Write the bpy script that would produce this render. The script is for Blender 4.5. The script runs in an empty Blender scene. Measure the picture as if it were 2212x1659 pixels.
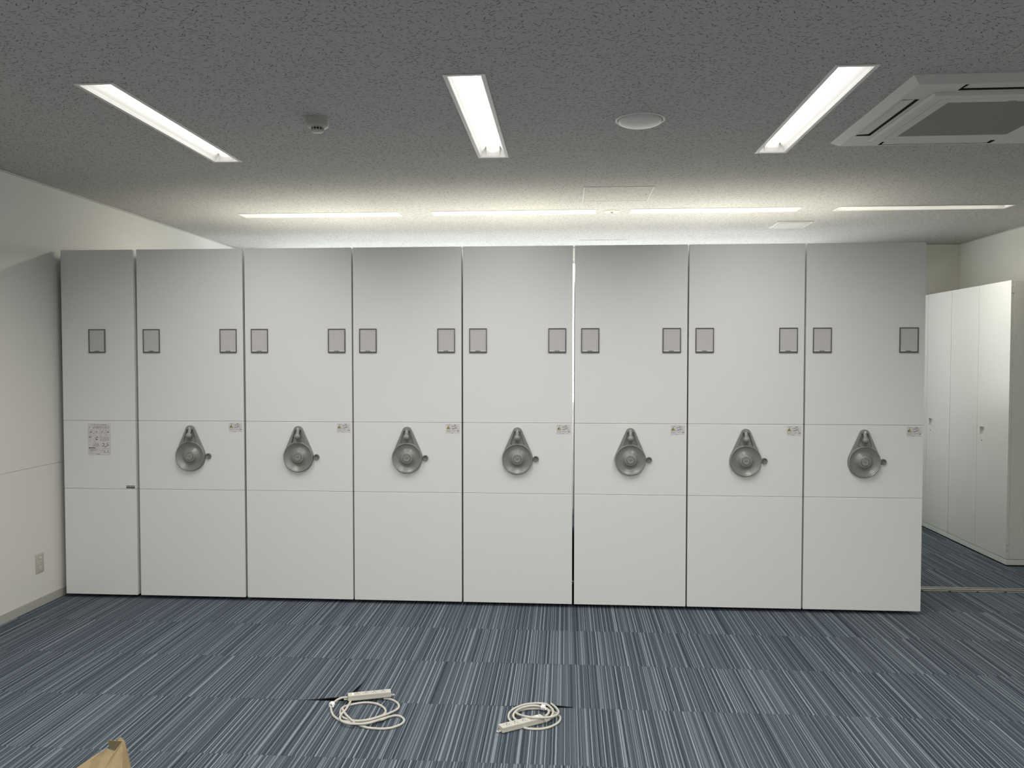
import bpy, bmesh, math, random, json
from mathutils import Vector, Matrix
random.seed(7)
C = bpy.context.scene.collection
PI = math.pi
sc = bpy.context.scene
sc.view_settings.view_transform = 'Standard'
sc.view_settings.look = 'None'
sc.view_settings.gamma = 1.0
sc.view_settings.use_curve_mapping = False
sc.view_settings.exposure = 0.34
sc.cycles.max_bounces = 12
sc.cycles.diffuse_bounces = 8
sc.cycles.use_denoising = True
sc.cycles.sample_clamp_indirect = 8.0

# ------------------------------------------------------------------ place
XW, XR = -3.2754, 3.757          # left and right wall
YB, YF = 7.885, -5.2             # window wall, wall behind the viewpoint
ZC = 2.6441                      # ceiling height
D = 4.901                        # front of the rack row
XE = [-3.2308, -2.7513, -2.729, -2.0375, -2.0237, -1.3389, -1.329, -0.6467, -0.6367, 0.0418, 0.0549, 0.7387, 0.7478, 1.4348, 1.4452, 2.1396]
TX, TY = 0.036, 3.4817           # carpet tile grid origin

# ------------------------------------------------------------------ materials
class NT:
    def __init__(s, name):
        m = bpy.data.materials.new(name); m.use_nodes = True
        s.m = m; s.t = m.node_tree; s.n = s.t.nodes; s.l = s.t.links
        s.b = s.n['Principled BSDF']
    def new(s, typ, **kw):
        n = s.n.new(typ)
        for k, v in kw.items(): setattr(n, k, v)
        return n
    def put(s, sock, v):
        if hasattr(v, 'is_output') or isinstance(v, bpy.types.NodeSocket): s.l.new(v, sock)
        else: sock.default_value = v
    def math(s, op, a, b=None, c=None, clamp=False):
        n = s.new('ShaderNodeMath', operation=op, use_clamp=clamp)
        s.put(n.inputs[0], a)
        if b is not None: s.put(n.inputs[1], b)
        if c is not None: s.put(n.inputs[2], c)
        return n.outputs[0]
    def pos(s, obj=False):
        if obj:
            g = s.new('ShaderNodeTexCoord').outputs['Object']
        else:
            g = s.new('ShaderNodeNewGeometry').outputs['Position']
        x = s.new('ShaderNodeSeparateXYZ'); s.l.new(g, x.inputs[0])
        return g, x.outputs[0], x.outputs[1], x.outputs[2]
    def comb(s, x, y, z=0.0):
        n = s.new('ShaderNodeCombineXYZ')
        for i, v in enumerate((x, y, z)): s.put(n.inputs[i], v)
        return n.outputs[0]
    def white(s, v, dim='1D'):
        n = s.new('ShaderNodeTexWhiteNoise', noise_dimensions=dim)
        s.put(n.inputs['W' if dim == '1D' else 'Vector'], v)
        return n
    def noise(s, v, scale, detail=2.0, rough=0.5):
        n = s.new('ShaderNodeTexNoise')
        s.put(n.inputs['Vector'], v); n.inputs['Scale'].default_value = scale
        n.inputs['Detail'].default_value = detail; n.inputs['Roughness'].default_value = rough
        return n.outputs[0]
    def mix(s, f, a, b):
        n = s.new('ShaderNodeMix', data_type='RGBA')
        s.put(n.inputs[0], f); s.put(n.inputs[6], a); s.put(n.inputs[7], b)
        return n.outputs[2]
    def bump(s, h, strength, dist):
        n = s.new('ShaderNodeBump'); n.inputs['Strength'].default_value = strength
        n.inputs['Distance'].default_value = dist; s.put(n.inputs['Height'], h)
        s.l.new(n.outputs[0], s.b.inputs['Normal'])

def rgb(r, g, b): return (r, g, b, 1.0)

def paint(name, col, rough=0.45, metal=0.0, var=0.03, scale=6.0, bump=0.0, bscale=300.0, spec=0.5):
    t = NT(name)
    g = t.new('ShaderNodeTexCoord').outputs['Object']
    n = t.noise(g, scale, 3.0)
    lo = tuple(c * (1 - var) for c in col) + (1,); hi = tuple(min(1, c * (1 + var)) for c in col) + (1,)
    t.put(t.b.inputs['Base Color'], t.mix(n, lo, hi))
    t.b.inputs['Roughness'].default_value = rough
    t.b.inputs['Metallic'].default_value = metal
    t.b.inputs['Specular IOR Level'].default_value = spec
    if bump: t.bump(t.noise(g, bscale, 2.0), bump, 0.001)
    return t.m

def carpet():
    t = NT('striped_carpet')
    g, x, y, z = t.pos()
    tx = t.math('FLOOR', t.math('DIVIDE', t.math('SUBTRACT', x, TX), 0.5))
    ty = t.math('FLOOR', t.math('DIVIDE', t.math('SUBTRACT', y, TY), 0.5))
    h = t.white(t.comb(tx, ty, 3.3), '3D').outputs['Value']
    wob = t.noise(t.comb(t.math('MULTIPLY', x, 6.0), t.math('MULTIPLY', y, 14.0), 0.0), 1.0, 2.0)
    u = t.math('ADD', t.math('ADD', x, t.math('MULTIPLY', h, 9.0)), t.math('ADD', t.math('MULTIPLY', wob, 0.0018), t.math('MULTIPLY', t.noise(t.comb(t.math('MULTIPLY', x, 60.0), t.math('MULTIPLY', y, 230.0), 0.0), 1.0, 1.0), 0.0011)))
    def w(width, off):
        return t.white(t.math('ADD', t.math('FLOOR', t.math('DIVIDE', u, width)), off)).outputs['Value']
    def yarnline(cell, off, wmin, wvar, keep):
        """one stripe in every cell, at a random place, of a random width and strength"""
        c = t.math('ADD', t.math('FLOOR', t.math('DIVIDE', u, cell)), off)
        f = t.math('FRACT', t.math('DIVIDE', u, cell))
        n = t.white(c); s = t.new('ShaderNodeSeparateColor'); t.l.new(n.outputs['Color'], s.inputs[0])
        d = t.math('MULTIPLY', t.math('ABSOLUTE', t.math('SUBTRACT', f, t.math('ADD', 0.2, t.math('MULTIPLY', s.outputs[0], 0.6)))), cell)
        wd = t.math('ADD', wmin, t.math('MULTIPLY', t.math('MULTIPLY', s.outputs[1], s.outputs[1]), wvar))
        on = t.math('MULTIPLY', t.math('LESS_THAN', d, wd), t.math('LESS_THAN', n.outputs['Value'], keep))
        return t.math('MULTIPLY', on, t.math('ADD', 0.58, t.math('MULTIPLY', s.outputs[2], 0.42)))
    yarn = w(0.0024, 11.0)
    band = w(0.0093, 401.0)
    wide = w(0.034, 907.0)
    base = t.mix(t.math('ADD', t.math('MULTIPLY', band, 0.6), t.math('MULTIPLY', wide, 0.4)), CARPET_LO, CARPET_HI)
    base = t.mix(t.math('MULTIPLY', yarn, 0.18), base, CARPET_MID)
    dark = t.math('MAXIMUM', yarnline(0.0157, 77.0, 0.0010, 0.0040, 0.8), t.math('MULTIPLY', yarnline(0.0091, 177.0, 0.0007, 0.0012, 0.5), 0.45))
    base = t.mix(t.math('MULTIPLY', dark, 0.85), base, CARPET_DARK)
    light = t.math('MAXIMUM', yarnline(0.0225, 55.0, 0.0008, 0.0017, 0.9), t.math('MULTIPLY', yarnline(0.047, 33.0, 0.0012, 0.0036, 0.6), 0.7))
    light = t.math('MAXIMUM', light, t.math('MULTIPLY', yarnline(0.0113, 255.0, 0.0005, 0.0005, 0.22), 0.5))
    # the light yarn breaks up a little along its length
    speck = t.noise(t.comb(t.math('MULTIPLY', x, 500.0), t.math('MULTIPLY', y, 90.0), 0.0), 1.0, 2.0)
    light = t.math('MULTIPLY', light, t.math('ADD', 0.62, t.math('MULTIPLY', speck, 0.6)), clamp=True)
    col = t.mix(light, base, CARPET_LIGHT)
    pile = t.noise(g, 260.0, 3.0, 0.75)
    hsv = t.new('ShaderNodeHueSaturation')
    t.put(hsv.inputs['Color'], col)
    t.put(hsv.inputs['Value'], t.math('ADD', 0.50, t.math('MULTIPLY', pile, 0.96)))
    # joints between tiles
    fy = t.math('FRACT', t.math('DIVIDE', t.math('SUBTRACT', y, TY), 0.5))
    dj = t.math('MINIMUM', fy, t.math('SUBTRACT', 1.0, fy))
    joint = t.math('MULTIPLY', t.math('LESS_THAN', dj, 0.003), 0.2)
    t.put(t.b.inputs['Base Color'], t.mix(joint, hsv.outputs[0], CARPET_DARK))
    t.b.inputs['Roughness'].default_value = 0.95
    t.b.inputs['Specular IOR Level'].default_value = 0.15
    t.bump(t.math('ADD', pile, t.math('MULTIPLY', yarn, 0.5)), 0.5, 0.002)
    return t.m

def acoustic():
    """rockwool ceiling board: white with short curved fissures and pin holes"""
    t = NT('fissured_ceiling_board')
    g, x, y, z = t.pos()
    def layer(cell, length, width, amount, off):
        v = t.new('ShaderNodeTexVoronoi', voronoi_dimensions='2D', feature='F1')
        v.inputs['Scale'].default_value = 1.0 / cell
        v.inputs['Randomness'].default_value = 1.0
        wx = t.math('ADD', x, off); p = t.comb(wx, y, 0.0)
        t.put(v.inputs['Vector'], p)
        s = t.new('ShaderNodeSeparateXYZ'); t.l.new(v.outputs['Position'], s.inputs[0])
        dx = t.math('SUBTRACT', wx, s.outputs[0]); dy = t.math('SUBTRACT', y, s.outputs[1])
        rn = t.new('ShaderNodeSeparateColor'); t.l.new(v.outputs['Color'], rn.inputs[0])
        a = t.math('MULTIPLY', t.math('SUBTRACT', rn.outputs[0], 0.5), 2.4)
        ca, sa = t.math('COSINE', a), t.math('SINE', a)
        lx = t.math('ADD', t.math('MULTIPLY', dx, ca), t.math('MULTIPLY', dy, sa))
        ly = t.math('SUBTRACT', t.math('MULTIPLY', dy, ca), t.math('MULTIPLY', dx, sa))
        bend = t.math('MULTIPLY', t.math('MULTIPLY', lx, lx), t.math('MULTIPLY', t.math('SUBTRACT', rn.outputs[1], 0.5), 60.0))
        ly = t.math('ADD', ly, bend)
        ln = t.math('MULTIPLY', length, t.math('ADD', 0.45, t.math('MULTIPLY', rn.outputs[2], 0.9)))
        e = t.math('ADD', t.math('POWER', t.math('DIVIDE', lx, ln), 2.0), t.math('POWER', t.math('DIVIDE', ly, width), 2.0))
        hit = t.math('SUBTRACT', 1.15, e, clamp=True)
        keep = t.math('LESS_THAN', t.math('FRACT', t.math('MULTIPLY', rn.outputs[1], 7.3)), amount)
        return t.math('MULTIPLY', hit, keep)
    a = layer(0.024, 0.0105, 0.0020, 0.5, 0.0)
    b = layer(0.017, 0.0060, 0.0014, 0.5, 3.7)
    c = layer(0.019, 0.0030, 0.0022, 0.35, 9.1)
    f = t.math('MAXIMUM', t.math('MAXIMUM', a, t.math('MULTIPLY', b, 0.62)), c)
    n = t.noise(g, 60.0, 3.0)
    base = t.mix(n, rgb(0.445, 0.442, 0.430), rgb(0.515, 0.51, 0.497))
    t.put(t.b.inputs['Base Color'], t.mix(t.math('MULTIPLY', f, 1.35, clamp=True), base, rgb(0.135, 0.135, 0.13)))
    t.b.inputs['Roughness'].default_value = 0.95
    t.b.inputs['Specular IOR Level'].default_value = 0.1
    return t.m

def grid_card():
    t = NT('grid_ruled_card')
    g, x, y, z = t.pos(True)
    def line(v, pitch, w):
        fr = t.math('FRACT', t.math('DIVIDE', v, pitch))
        return t.math('LESS_THAN', fr, w)
    ln = t.math('MAXIMUM', line(t.math('ADD', x, 1.0), 0.0117, 0.12), line(t.math('ADD', z, 1.0), 0.0117, 0.12))
    fine = t.math('MAXIMUM', line(t.math('ADD', x, 1.003), 0.0039, 0.16), line(t.math('ADD', z, 1.003), 0.0039, 0.16))
    c = t.mix(t.math('MULTIPLY', ln, 0.55), rgb(0.56, 0.55, 0.57), rgb(0.36, 0.36, 0.37))
    t.put(t.b.inputs['Base Color'], t.mix(t.math('MULTIPLY', fine, 0.22), c, rgb(0.34, 0.34, 0.35)))
    t.b.inputs['Roughness'].default_value = 0.3
    return t.m

def mesh_grille():
    t = NT('fine_intake_mesh')
    g, x, y, z = t.pos(True)
    def line(v):
        return t.math('LESS_THAN', t.math('FRACT', t.math('DIVIDE', t.math('ADD', v, 5.0), 0.003)), 0.35)
    ln = t.math('MAXIMUM', line(x), line(y))
    t.put(t.b.inputs['Base Color'], t.mix(ln, rgb(0.13, 0.123, 0.11), rgb(0.27, 0.26, 0.235)))
    t.b.inputs['Roughness'].default_value = 0.6
    return t.m

def wallpaper(name, col):
    t = NT(name)
    g, x, y, z = t.pos()
    n = t.noise(g, 240.0, 3.0, 0.6)
    t.put(t.b.inputs['Base Color'], t.mix(n, tuple(c * 0.95 for c in col) + (1,), tuple(min(1, c * 1.04) for c in col) + (1,)))
    t.b.inputs['Roughness'].default_value = 0.85
    t.b.inputs['Specular IOR Level'].default_value = 0.25
    t.bump(n, 0.25, 0.001)
    return t.m

def emitter(name, col, strength):
    t = NT(name)
    t.b.inputs['Base Color'].default_value = rgb(0.8, 0.8, 0.8)
    t.b.inputs['Emission Color'].default_value = col
    t.b.inputs['Emission Strength'].default_value = strength
    return t.m

def glass():
    t = NT('window_glass')
    tr = t.new('ShaderNodeBsdfTransparent'); tr.inputs[0].default_value = rgb(0.95, 0.96, 0.96)
    gl = t.new('ShaderNodeBsdfGlossy'); gl.inputs['Roughness'].default_value = 0.02
    mx = t.new('ShaderNodeMixShader'); mx.inputs[0].default_value = 0.07
    t.l.new(tr.outputs[0], mx.inputs[1]); t.l.new(gl.outputs[0], mx.inputs[2])
    t.l.new(mx.outputs[0], t.n['Material Output'].inputs['Surface'])
    return t.m

def cardboard():
    t = NT('corrugated_cardboard')
    g, x, y, z = t.pos()
    n = t.noise(g, 35.0, 4.0, 0.6); n2 = t.noise(t.comb(t.math('MULTIPLY', x, 400.0), t.math('MULTIPLY', y, 30.0), z), 1.0)
    f = t.math('ADD', t.math('MULTIPLY', n, 0.7), t.math('MULTIPLY', n2, 0.3))
    t.put(t.b.inputs['Base Color'], t.mix(f, rgb(0.24, 0.175, 0.090), rgb(0.385, 0.300, 0.170)))
    t.b.inputs['Roughness'].default_value = 0.85
    t.bump(f, 0.3, 0.002)
    return t.m

CARPET_LO, CARPET_HI = rgb(0.052, 0.066, 0.086), rgb(0.098, 0.118, 0.142)
CARPET_MID, CARPET_DARK, CARPET_LIGHT = rgb(0.085, 0.105, 0.126), rgb(0.022, 0.031, 0.046), rgb(0.315, 0.36, 0.41)
LAMP, WATT, WATT_R, WATT_B = 2.6, 13.0, 26.0, 10.6
M = {}
M['carpet'] = carpet()
M['ceiling'] = acoustic()
M['wall'] = wallpaper('white_vinyl_wallpaper', (0.69, 0.685, 0.66))
M['wall_r'] = wallpaper('warm_white_wallpaper', (0.70, 0.69, 0.635))
M['base'] = paint('grey_vinyl_baseboard', (0.40, 0.395, 0.37), 0.6)
M['crown'] = paint('white_crown_moulding', (0.48, 0.48, 0.455), 0.5)
M['rack'] = paint('white_rack_enamel', (0.74, 0.752, 0.752), 0.42, var=0.012, scale=3.0, bump=0.08, bscale=500.0)
M['cab'] = paint('white_cabinet_enamel', (0.62, 0.63, 0.615), 0.30, var=0.012, scale=3.0, bump=0.06, bscale=500.0)
M['dark'] = paint('black_void_rubber', (0.012, 0.012, 0.012), 0.8)
M['handle'] = paint('grey_wheel_plastic', (0.265, 0.272, 0.264), 0.36, 0.3, var=0.03)
M['handle2'] = paint('grey_knob_plastic', (0.255, 0.262, 0.252), 0.34, 0.0, var=0.03)
M['handle_d'] = paint('dark_grey_recess', (0.18, 0.185, 0.175), 0.5)
M['chrome'] = paint('chrome', (0.75, 0.76, 0.78), 0.12, 1.0)
M['blue'] = paint('blue_emblem_ink', (0.05, 0.06, 0.17), 0.4)
M['frame'] = paint('charcoal_card_frame', (0.105, 0.10, 0.11), 0.4)
M['card'] = grid_card()
M['strip'] = paint('white_card_strip', (0.66, 0.66, 0.68), 0.4)
M['strip_g'] = paint('grey_card_mark', (0.22, 0.22, 0.23), 0.5)
M['sheet'] = paint('pale_label_paper', (0.66, 0.645, 0.665), 0.5)
M['ink'] = paint('black_print', (0.035, 0.033, 0.035), 0.6)
M['ink2'] = paint('mid_grey_print', (0.24, 0.235, 0.24), 0.6)
M['ink3'] = paint('light_grey_print', (0.42, 0.41, 0.42), 0.6)
M['yellow'] = paint('warning_yellow', (0.55, 0.47, 0.05), 0.5)
M['white'] = paint('white_fixture_enamel', (0.72, 0.72, 0.70), 0.45)
M['detector'] = paint('grey_white_detector_plastic', (0.47, 0.465, 0.44), 0.5)
M['disc'] = paint('matt_white_ceiling_fitting', (0.52, 0.52, 0.50), 0.6)
M['reflect'] = paint('white_reflector', (0.80, 0.80, 0.79), 0.5)
M['lamp'] = emitter('led_diffuser', rgb(1.0, 0.965, 0.90), LAMP)
M['lamp_b'] = emitter('led_diffuser_dimmed_row', rgb(1.0, 0.95, 0.84), LAMP * 0.7)
M['acwhite'] = paint('off_white_ac_plastic', (0.60, 0.595, 0.565), 0.5)
M['mesh'] = mesh_grille()
M['outlet'] = paint('beige_outlet_plastic', (0.47, 0.45, 0.385), 0.4)
M['outlet2'] = paint('pale_socket_plastic', (0.62, 0.60, 0.53), 0.4)
M['power'] = paint('cream_white_power_strip', (0.55, 0.535, 0.48), 0.4)
M['cordm'] = paint('cream_white_cord', (0.53, 0.515, 0.465), 0.45)
M['tie'] = paint('white_plastic_tie', (0.86, 0.86, 0.88), 0.4)
M['card_box'] = cardboard()
M['alu'] = paint('brushed_aluminium', (0.45, 0.45, 0.42), 0.38, 0.8)
M['sash'] = paint('silver_window_sash', (0.62, 0.63, 0.63), 0.4, 0.5)
M['glass'] = glass()
M['hatch'] = M['ceiling']

# ------------------------------------------------------------------ mesh helpers
def link(name, me, mats, parent=None, loc=None):
    o = bpy.data.objects.new(name, me); C.objects.link(o)
    if mats is not None:
        for m in (mats if isinstance(mats, (list, tuple)) else [mats]): me.materials.append(m)
    if parent: o.parent = parent
    if loc: o.location = loc
    return o
def finish(bm, name, smooth=None):
    me = bpy.data.meshes.new(name)
    bmesh.ops.recalc_face_normals(bm, faces=bm.faces)
    bm.to_mesh(me); bm.free()
    if smooth is not None:
        for p in me.polygons: p.use_smooth = True
        me.set_sharp_from_angle(angle=math.radians(smooth))
    return me
def obj(name, bm, mats, parent=None, loc=None, smooth=None):
    return link(name, finish(bm, name, smooth), mats, parent, loc)
def box(bm, x0, x1, y0, y1, z0, z1, bev=0.0, mi=0, seg=2):
    r = bmesh.ops.create_cube(bm, size=1.0)
    vs = r['verts']
    for v in vs:
        v.co = Vector(((x0 + x1) / 2 + v.co.x * (x1 - x0), (y0 + y1) / 2 + v.co.y * (y1 - y0), (z0 + z1) / 2 + v.co.z * (z1 - z0)))
    fs = set(f for v in vs for f in v.link_faces)
    for f in fs: f.material_index = mi
    if bev:
        es = list(set(e for v in vs for e in v.link_edges))
        r = bmesh.ops.bevel(bm, geom=es, offset=bev, segments=seg, affect='EDGES', profile=0.5)
        for f in r['faces']: f.material_index = mi
    return vs
def B(x0, x1, y0, y1, z0, z1, bev=0.0, seg=2):
    bm = bmesh.new(); box(bm, x0, x1, y0, y1, z0, z1, bev, 0, seg); return bm
def poly_prism(bm, pts, off, mi=0):
    """closed polygon (3D points) pushed along vector off"""
    a = [bm.verts.new(p) for p in pts]; b = [bm.verts.new(Vector(p) + Vector(off)) for p in pts]
    n = len(pts)
    fs = [bm.faces.new(a), bm.faces.new(b[::-1])]
    for i in range(n): fs.append(bm.faces.new((a[i], b[i], b[(i + 1) % n], a[(i + 1) % n])))
    for f in fs: f.material_index = mi
def lathe(bm, prof, axis='Z', n=64, org=(0, 0, 0), mi=0, cap=True):
    """prof: list of (r, h). axis Z: h along z. axis Y: h along -y (towards the room)"""
    org = Vector(org); rings = []
    for r, h in prof:
        ring = []
        if r < 1e-6:
            p = Vector((0, 0, h)) if axis == 'Z' else Vector((0, -h, 0))
            ring = [bm.verts.new(org + p)]
        else:
            for i in range(n):
                a = 2 * PI * i / n
                p = Vector((r * math.cos(a), r * math.sin(a), h)) if axis == 'Z' else Vector((r * math.cos(a), -h, r * math.sin(a)))
                ring.append(bm.verts.new(org + p))
        rings.append(ring)
    for k in range(len(rings) - 1):
        A, Bq = rings[k], rings[k + 1]
        for i in range(n):
            j = (i + 1) % n
            if len(A) == 1 and len(Bq) == 1: continue
            if len(A) == 1: f = bm.faces.new((A[0], Bq[i], Bq[j]))
            elif len(Bq) == 1: f = bm.faces.new((A[i], Bq[0], A[j]))
            else: f = bm.faces.new((A[i], Bq[i], Bq[j], A[j]))
            f.material_index = mi
    return rings
def tube(bm, pts, r, n=10, sub=5, mi=0):
    P = [Vector(p) for p in pts]; Q = []
    for i in range(len(P) - 1):
        p0 = P[max(i - 1, 0)]; p1 = P[i]; p2 = P[i + 1]; p3 = P[min(i + 2, len(P) - 1)]
        for k in range(sub):
            t = k / sub
            Q.append(0.5 * ((2 * p1) + (-p0 + p2) * t + (2 * p0 - 5 * p1 + 4 * p2 - p3) * t * t + (-p0 + 3 * p1 - 3 * p2 + p3) * t ** 3))
    Q.append(P[-1])
    prev = None; up = Vector((0, 0, 1))
    rings = []
    for i, q in enumerate(Q):
        tg = (Q[min(i + 1, len(Q) - 1)] - Q[max(i - 1, 0)]).normalized()
        s = tg.cross(up)
        if s.length < 1e-3: s = tg.cross(Vector((1, 0, 0)))
        s.normalize(); u = s.cross(tg)
        ring = [bm.verts.new(q + r * (math.cos(2 * PI * k / n) * s + math.sin(2 * PI * k / n) * u)) for k in range(n)]
        if rings:
            A = rings[-1]
            for k in range(n):
                f = bm.faces.new((A[k], ring[k], ring[(k + 1) % n], A[(k + 1) % n])); f.material_index = mi
        rings.append(ring)
    bm.faces.new(rings[0][::-1]); bm.faces.new(rings[-1])
def holed_plane(xs, ys, holes, fn):
    """grid faces between sorted cut lines, leaving out the cells inside holes"""
    bm = bmesh.new(); vv = {}
    def V(i, j):
        if (i, j) not in vv: vv[(i, j)] = bm.verts.new(fn(xs[i], ys[j]))
        return vv[(i, j)]
    for i in range(len(xs) - 1):
        for j in range(len(ys) - 1):
            cx, cy = (xs[i] + xs[i + 1]) / 2, (ys[j] + ys[j + 1]) / 2
            if any(a < cx < b and c < cy < d for a, b, c, d in holes): continue
            bm.faces.new((V(i, j), V(i + 1, j), V(i + 1, j + 1), V(i, j + 1)))
    return bm
def text_mesh(body, size, width=None, extrude=0.0001):
    cu = bpy.data.curves.new('lettering', 'FONT'); cu.body = body; cu.size = size; cu.extrude = extrude
    cu.align_x = 'CENTER'; cu.align_y = 'CENTER'
    o = bpy.data.objects.new('lettering', cu); C.objects.link(o)
    dg = bpy.context.evaluated_depsgraph_get()
    me = bpy.data.meshes.new_from_object(o.evaluated_get(dg))
    bpy.data.objects.remove(o); bpy.data.curves.remove(cu)
    if width and len(me.vertices):
        xs = [v.co.x for v in me.vertices]; w = max(xs) - min(xs); m = (max(xs) + min(xs)) / 2
        ys = [v.co.y for v in me.vertices]; my = (max(ys) + min(ys)) / 2
        for v in me.vertices: v.co.x = (v.co.x - m) * width / w; v.co.y -= my
    me.materials.clear()
    return me
def add_text(bm, body, size, width, x, z, y, mi=0):
    """lettering standing in the xz plane facing -y"""
    me = text_mesh(body, size, width)
    n0 = len(bm.verts)
    b2 = bmesh.new(); b2.from_mesh(me)
    mp = {}
    for v in b2.verts: mp[v.index] = bm.verts.new((x + v.co.x, y - v.co.z, z + v.co.y))
    for f in b2.faces:
        try: g = bm.faces.new([mp[v.index] for v in f.verts]); g.material_index = mi
        except ValueError: pass
    b2.free(); bpy.data.meshes.remove(me)
def thing(name, label, cat, loc=(0, 0, 0), rotz=0.0, group=None):
    o = bpy.data.objects.new(name, None); C.objects.link(o)
    o.empty_display_size = 0.05
    o.location = loc; o.rotation_euler = (0, 0, rotz); o['label'] = label; o['category'] = cat
    if group: o['group'] = group
    return o
def tag(o, label, cat, group=None):
    o['label'] = label; o['category'] = cat
    if group: o['group'] = group
    return o
def struct(o): o['kind'] = 'structure'; return o
def dup(root, loc, label, group=None):
    r = root.copy(); C.objects.link(r); r.location = loc; r['label'] = label
    if group: r['group'] = group
    for ch in list(root.children):
        c = ch.copy(); C.objects.link(c); c.parent = r
        for g in list(ch.children):
            d = g.copy(); C.objects.link(d); d.parent = c
    return r

# ------------------------------------------------------------------ room shell
FRONT = [(-1.8805, 3.71), (-0.3955, 3.71), (1.084, 3.71)]   # strip lights running front to back
BACKX = [-1.870, -0.394, 1.0905, 2.58]                       # strip lights in the row over the racks
BACKY = 5.983
REAR = [(x, y) for y in (0.71, -2.29) for x in (-1.8805, -0.3955, 1.084, 2.5635)]     # further rows behind the viewpoint
LW, LF, LB = 0.083, 0.637, 0.614                             # half width, half lengths
holes = [(x - 0.068, x + 0.068, y - LF + 0.015, y + LF - 0.015) for x, y in FRONT + REAR]
holes += [(x - LB + 0.015, x + LB - 0.015, BACKY - 0.068, BACKY + 0.068) for x in BACKX]
xs = sorted(set([XW - 0.1, XR + 0.1] + [h[0] for h in holes] + [h[1] for h in holes]))
ys = sorted(set([YF - 0.1, YB + 0.1] + [h[2] for h in holes] + [h[3] for h in holes]))
struct(obj('ceiling', holed_plane(xs, ys, holes, lambda a, b: (a, b, ZC)), M['ceiling']))

tiles = [(TX - 1.5, TX - 1.0, TY, TY + 0.5), (TX - 0.5, TX, TY, TY + 0.5)]      # two loosely laid tiles
xs = sorted(set([XW - 0.1, XR + 0.1] + [t[0] for t in tiles] + [t[1] for t in tiles]))
ys = sorted(set([YF - 0.1, YB + 0.1, TY, TY + 0.5]))
fl = struct(obj('floor', holed_plane(xs, ys, tiles, lambda a, b: (a, b, 0.0)), M['carpet']))
struct(obj('floor_slab', B(XW - 0.1, XR + 0.1, YF - 0.1, YB + 0.1, -0.06, -0.006), M['dark']))

def loose_tile(x0, x1, y0, y1, lift, label):
    n = 40
    bm = bmesh.new(); up = {}
    for i in range(n + 1):
        for j in range(n + 1):
            s, t = i / n, j / n
            dx, dy, dz = lift(s, t)
            up[i, j] = bm.verts.new((x0 + s * (x1 - x0) + dx, y0 + t * (y1 - y0) + dy, 0.0004 + dz))
    for i in range(n):
        for j in range(n):
            bm.faces.new((up[i, j], up[i + 1, j], up[i + 1, j + 1], up[i, j + 1]))
    r = bmesh.ops.extrude_face_region(bm, geom=list(bm.faces))
    lo = [v for v in r['geom'] if isinstance(v, bmesh.types.BMVert)]
    for f in r['geom']:
        if isinstance(f, bmesh.types.BMFace): f.material_index = 0
    for v in lo: v.co.z -= 0.005
    bm.normal_update()
    for f in bm.faces:
        f.material_index = 0 if abs(f.normal.z) > 0.5 and f.calc_center_median().z > -0.003 else 1
    me = finish(bm, 'carpet_tile')
    for p in me.polygons:
        p.material_index = 0 if p.normal.z > 0.3 else 1
        p.use_smooth = p.normal.z > 0.3
    o = link('carpet_tile', me, [M['carpet'], M['dark']])
    tag(o, label, 'carpet tile', 'loose carpet tiles under the power cords')
def lift_a(s, t):
    d = math.hypot((1 - s) / 0.50, t / 0.50)
    k = max(0.0, 1 - d); k = k * k * (3 - 2 * k)
    return (-0.017 * k, 0.012 * k, 0.014 * k)
def lift_b(s, t):
    k = max(0.0, 1 - math.hypot((s - 0.76) / 0.38, t / 0.3)); k = k * k * (3 - 2 * k)
    return (0, 0.004 * k, 0.010 * k)
loose_tile(*tiles[0], lift_a, 'blue grey striped carpet tile with its curled corner lifted behind the left power strip')
loose_tile(*tiles[1], lift_b, 'blue grey striped carpet tile with its front edge lifted behind the right power strip coil')

# left wall in two boards with a horizontal joint
bm = bmesh.new()
box(bm, XW - 0.1, XW, YF, YB, 0.0, 0.8738); box(bm, XW - 0.1, XW, YF, YB, 0.8764, ZC)
box(bm, XW - 0.1, XW - 0.004, YF, YB, 0.8738, 0.8764)
struct(obj('wall_left', bm, M['wall']))
struct(obj('wall_right', B(XR, XR + 0.1, YF, YB, 0, ZC), M['wall_r']))
struct(obj('wall_front', B(XW - 0.1, XR + 0.1, YF - 0.1, YF, 0, ZC), M['wall']))
WX0, WX1, WZ0, WZ1 = -2.95, 2.45, 1.08, 2.52  # unseen window, stretched to the left to brighten the ceiling over the racks
bm = bmesh.new()
box(bm, XW - 0.1, WX0, YB, YB + 0.12, 0, ZC); box(bm, WX1, XR + 0.1, YB, YB + 0.12, 0, ZC)
box(bm, WX0, WX1, YB, YB + 0.12, 0, WZ0); box(bm, WX0, WX1, YB, YB + 0.12, WZ1, ZC)
struct(obj('wall_back', bm, M['wall_r']))
wpanes = [(WX0, -1.6), (-1.6, -0.25), (-0.25, 1.1), (1.1, WX1)]
for i, (a, b) in enumerate(wpanes):
    bm = bmesh.new(); w = 0.035
    y0, y1 = YB + 0.03, YB + 0.09
    box(bm, a, a + w, y0, y1, WZ0, WZ1, 0.002); box(bm, b - w, b, y0, y1, WZ0, WZ1, 0.002)
    box(bm, a + w, b - w, y0, y1, WZ0, WZ0 + w, 0.002); box(bm, a + w, b - w, y0, y1, WZ1 - w, WZ1, 0.002)
    f = struct(obj('window_%d' % (i + 1), bm, M['sash']))
    obj('pane', B(a + w - 0.004, b - w + 0.004, YB + 0.056, YB + 0.062, WZ0 + w - 0.004, WZ1 - w + 0.004), M['glass'], f)
struct(obj('baseboard_left', B(XW, XW + 0.006, YF, YB, 0.0, 0.055, 0.0015), M['base']))
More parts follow.
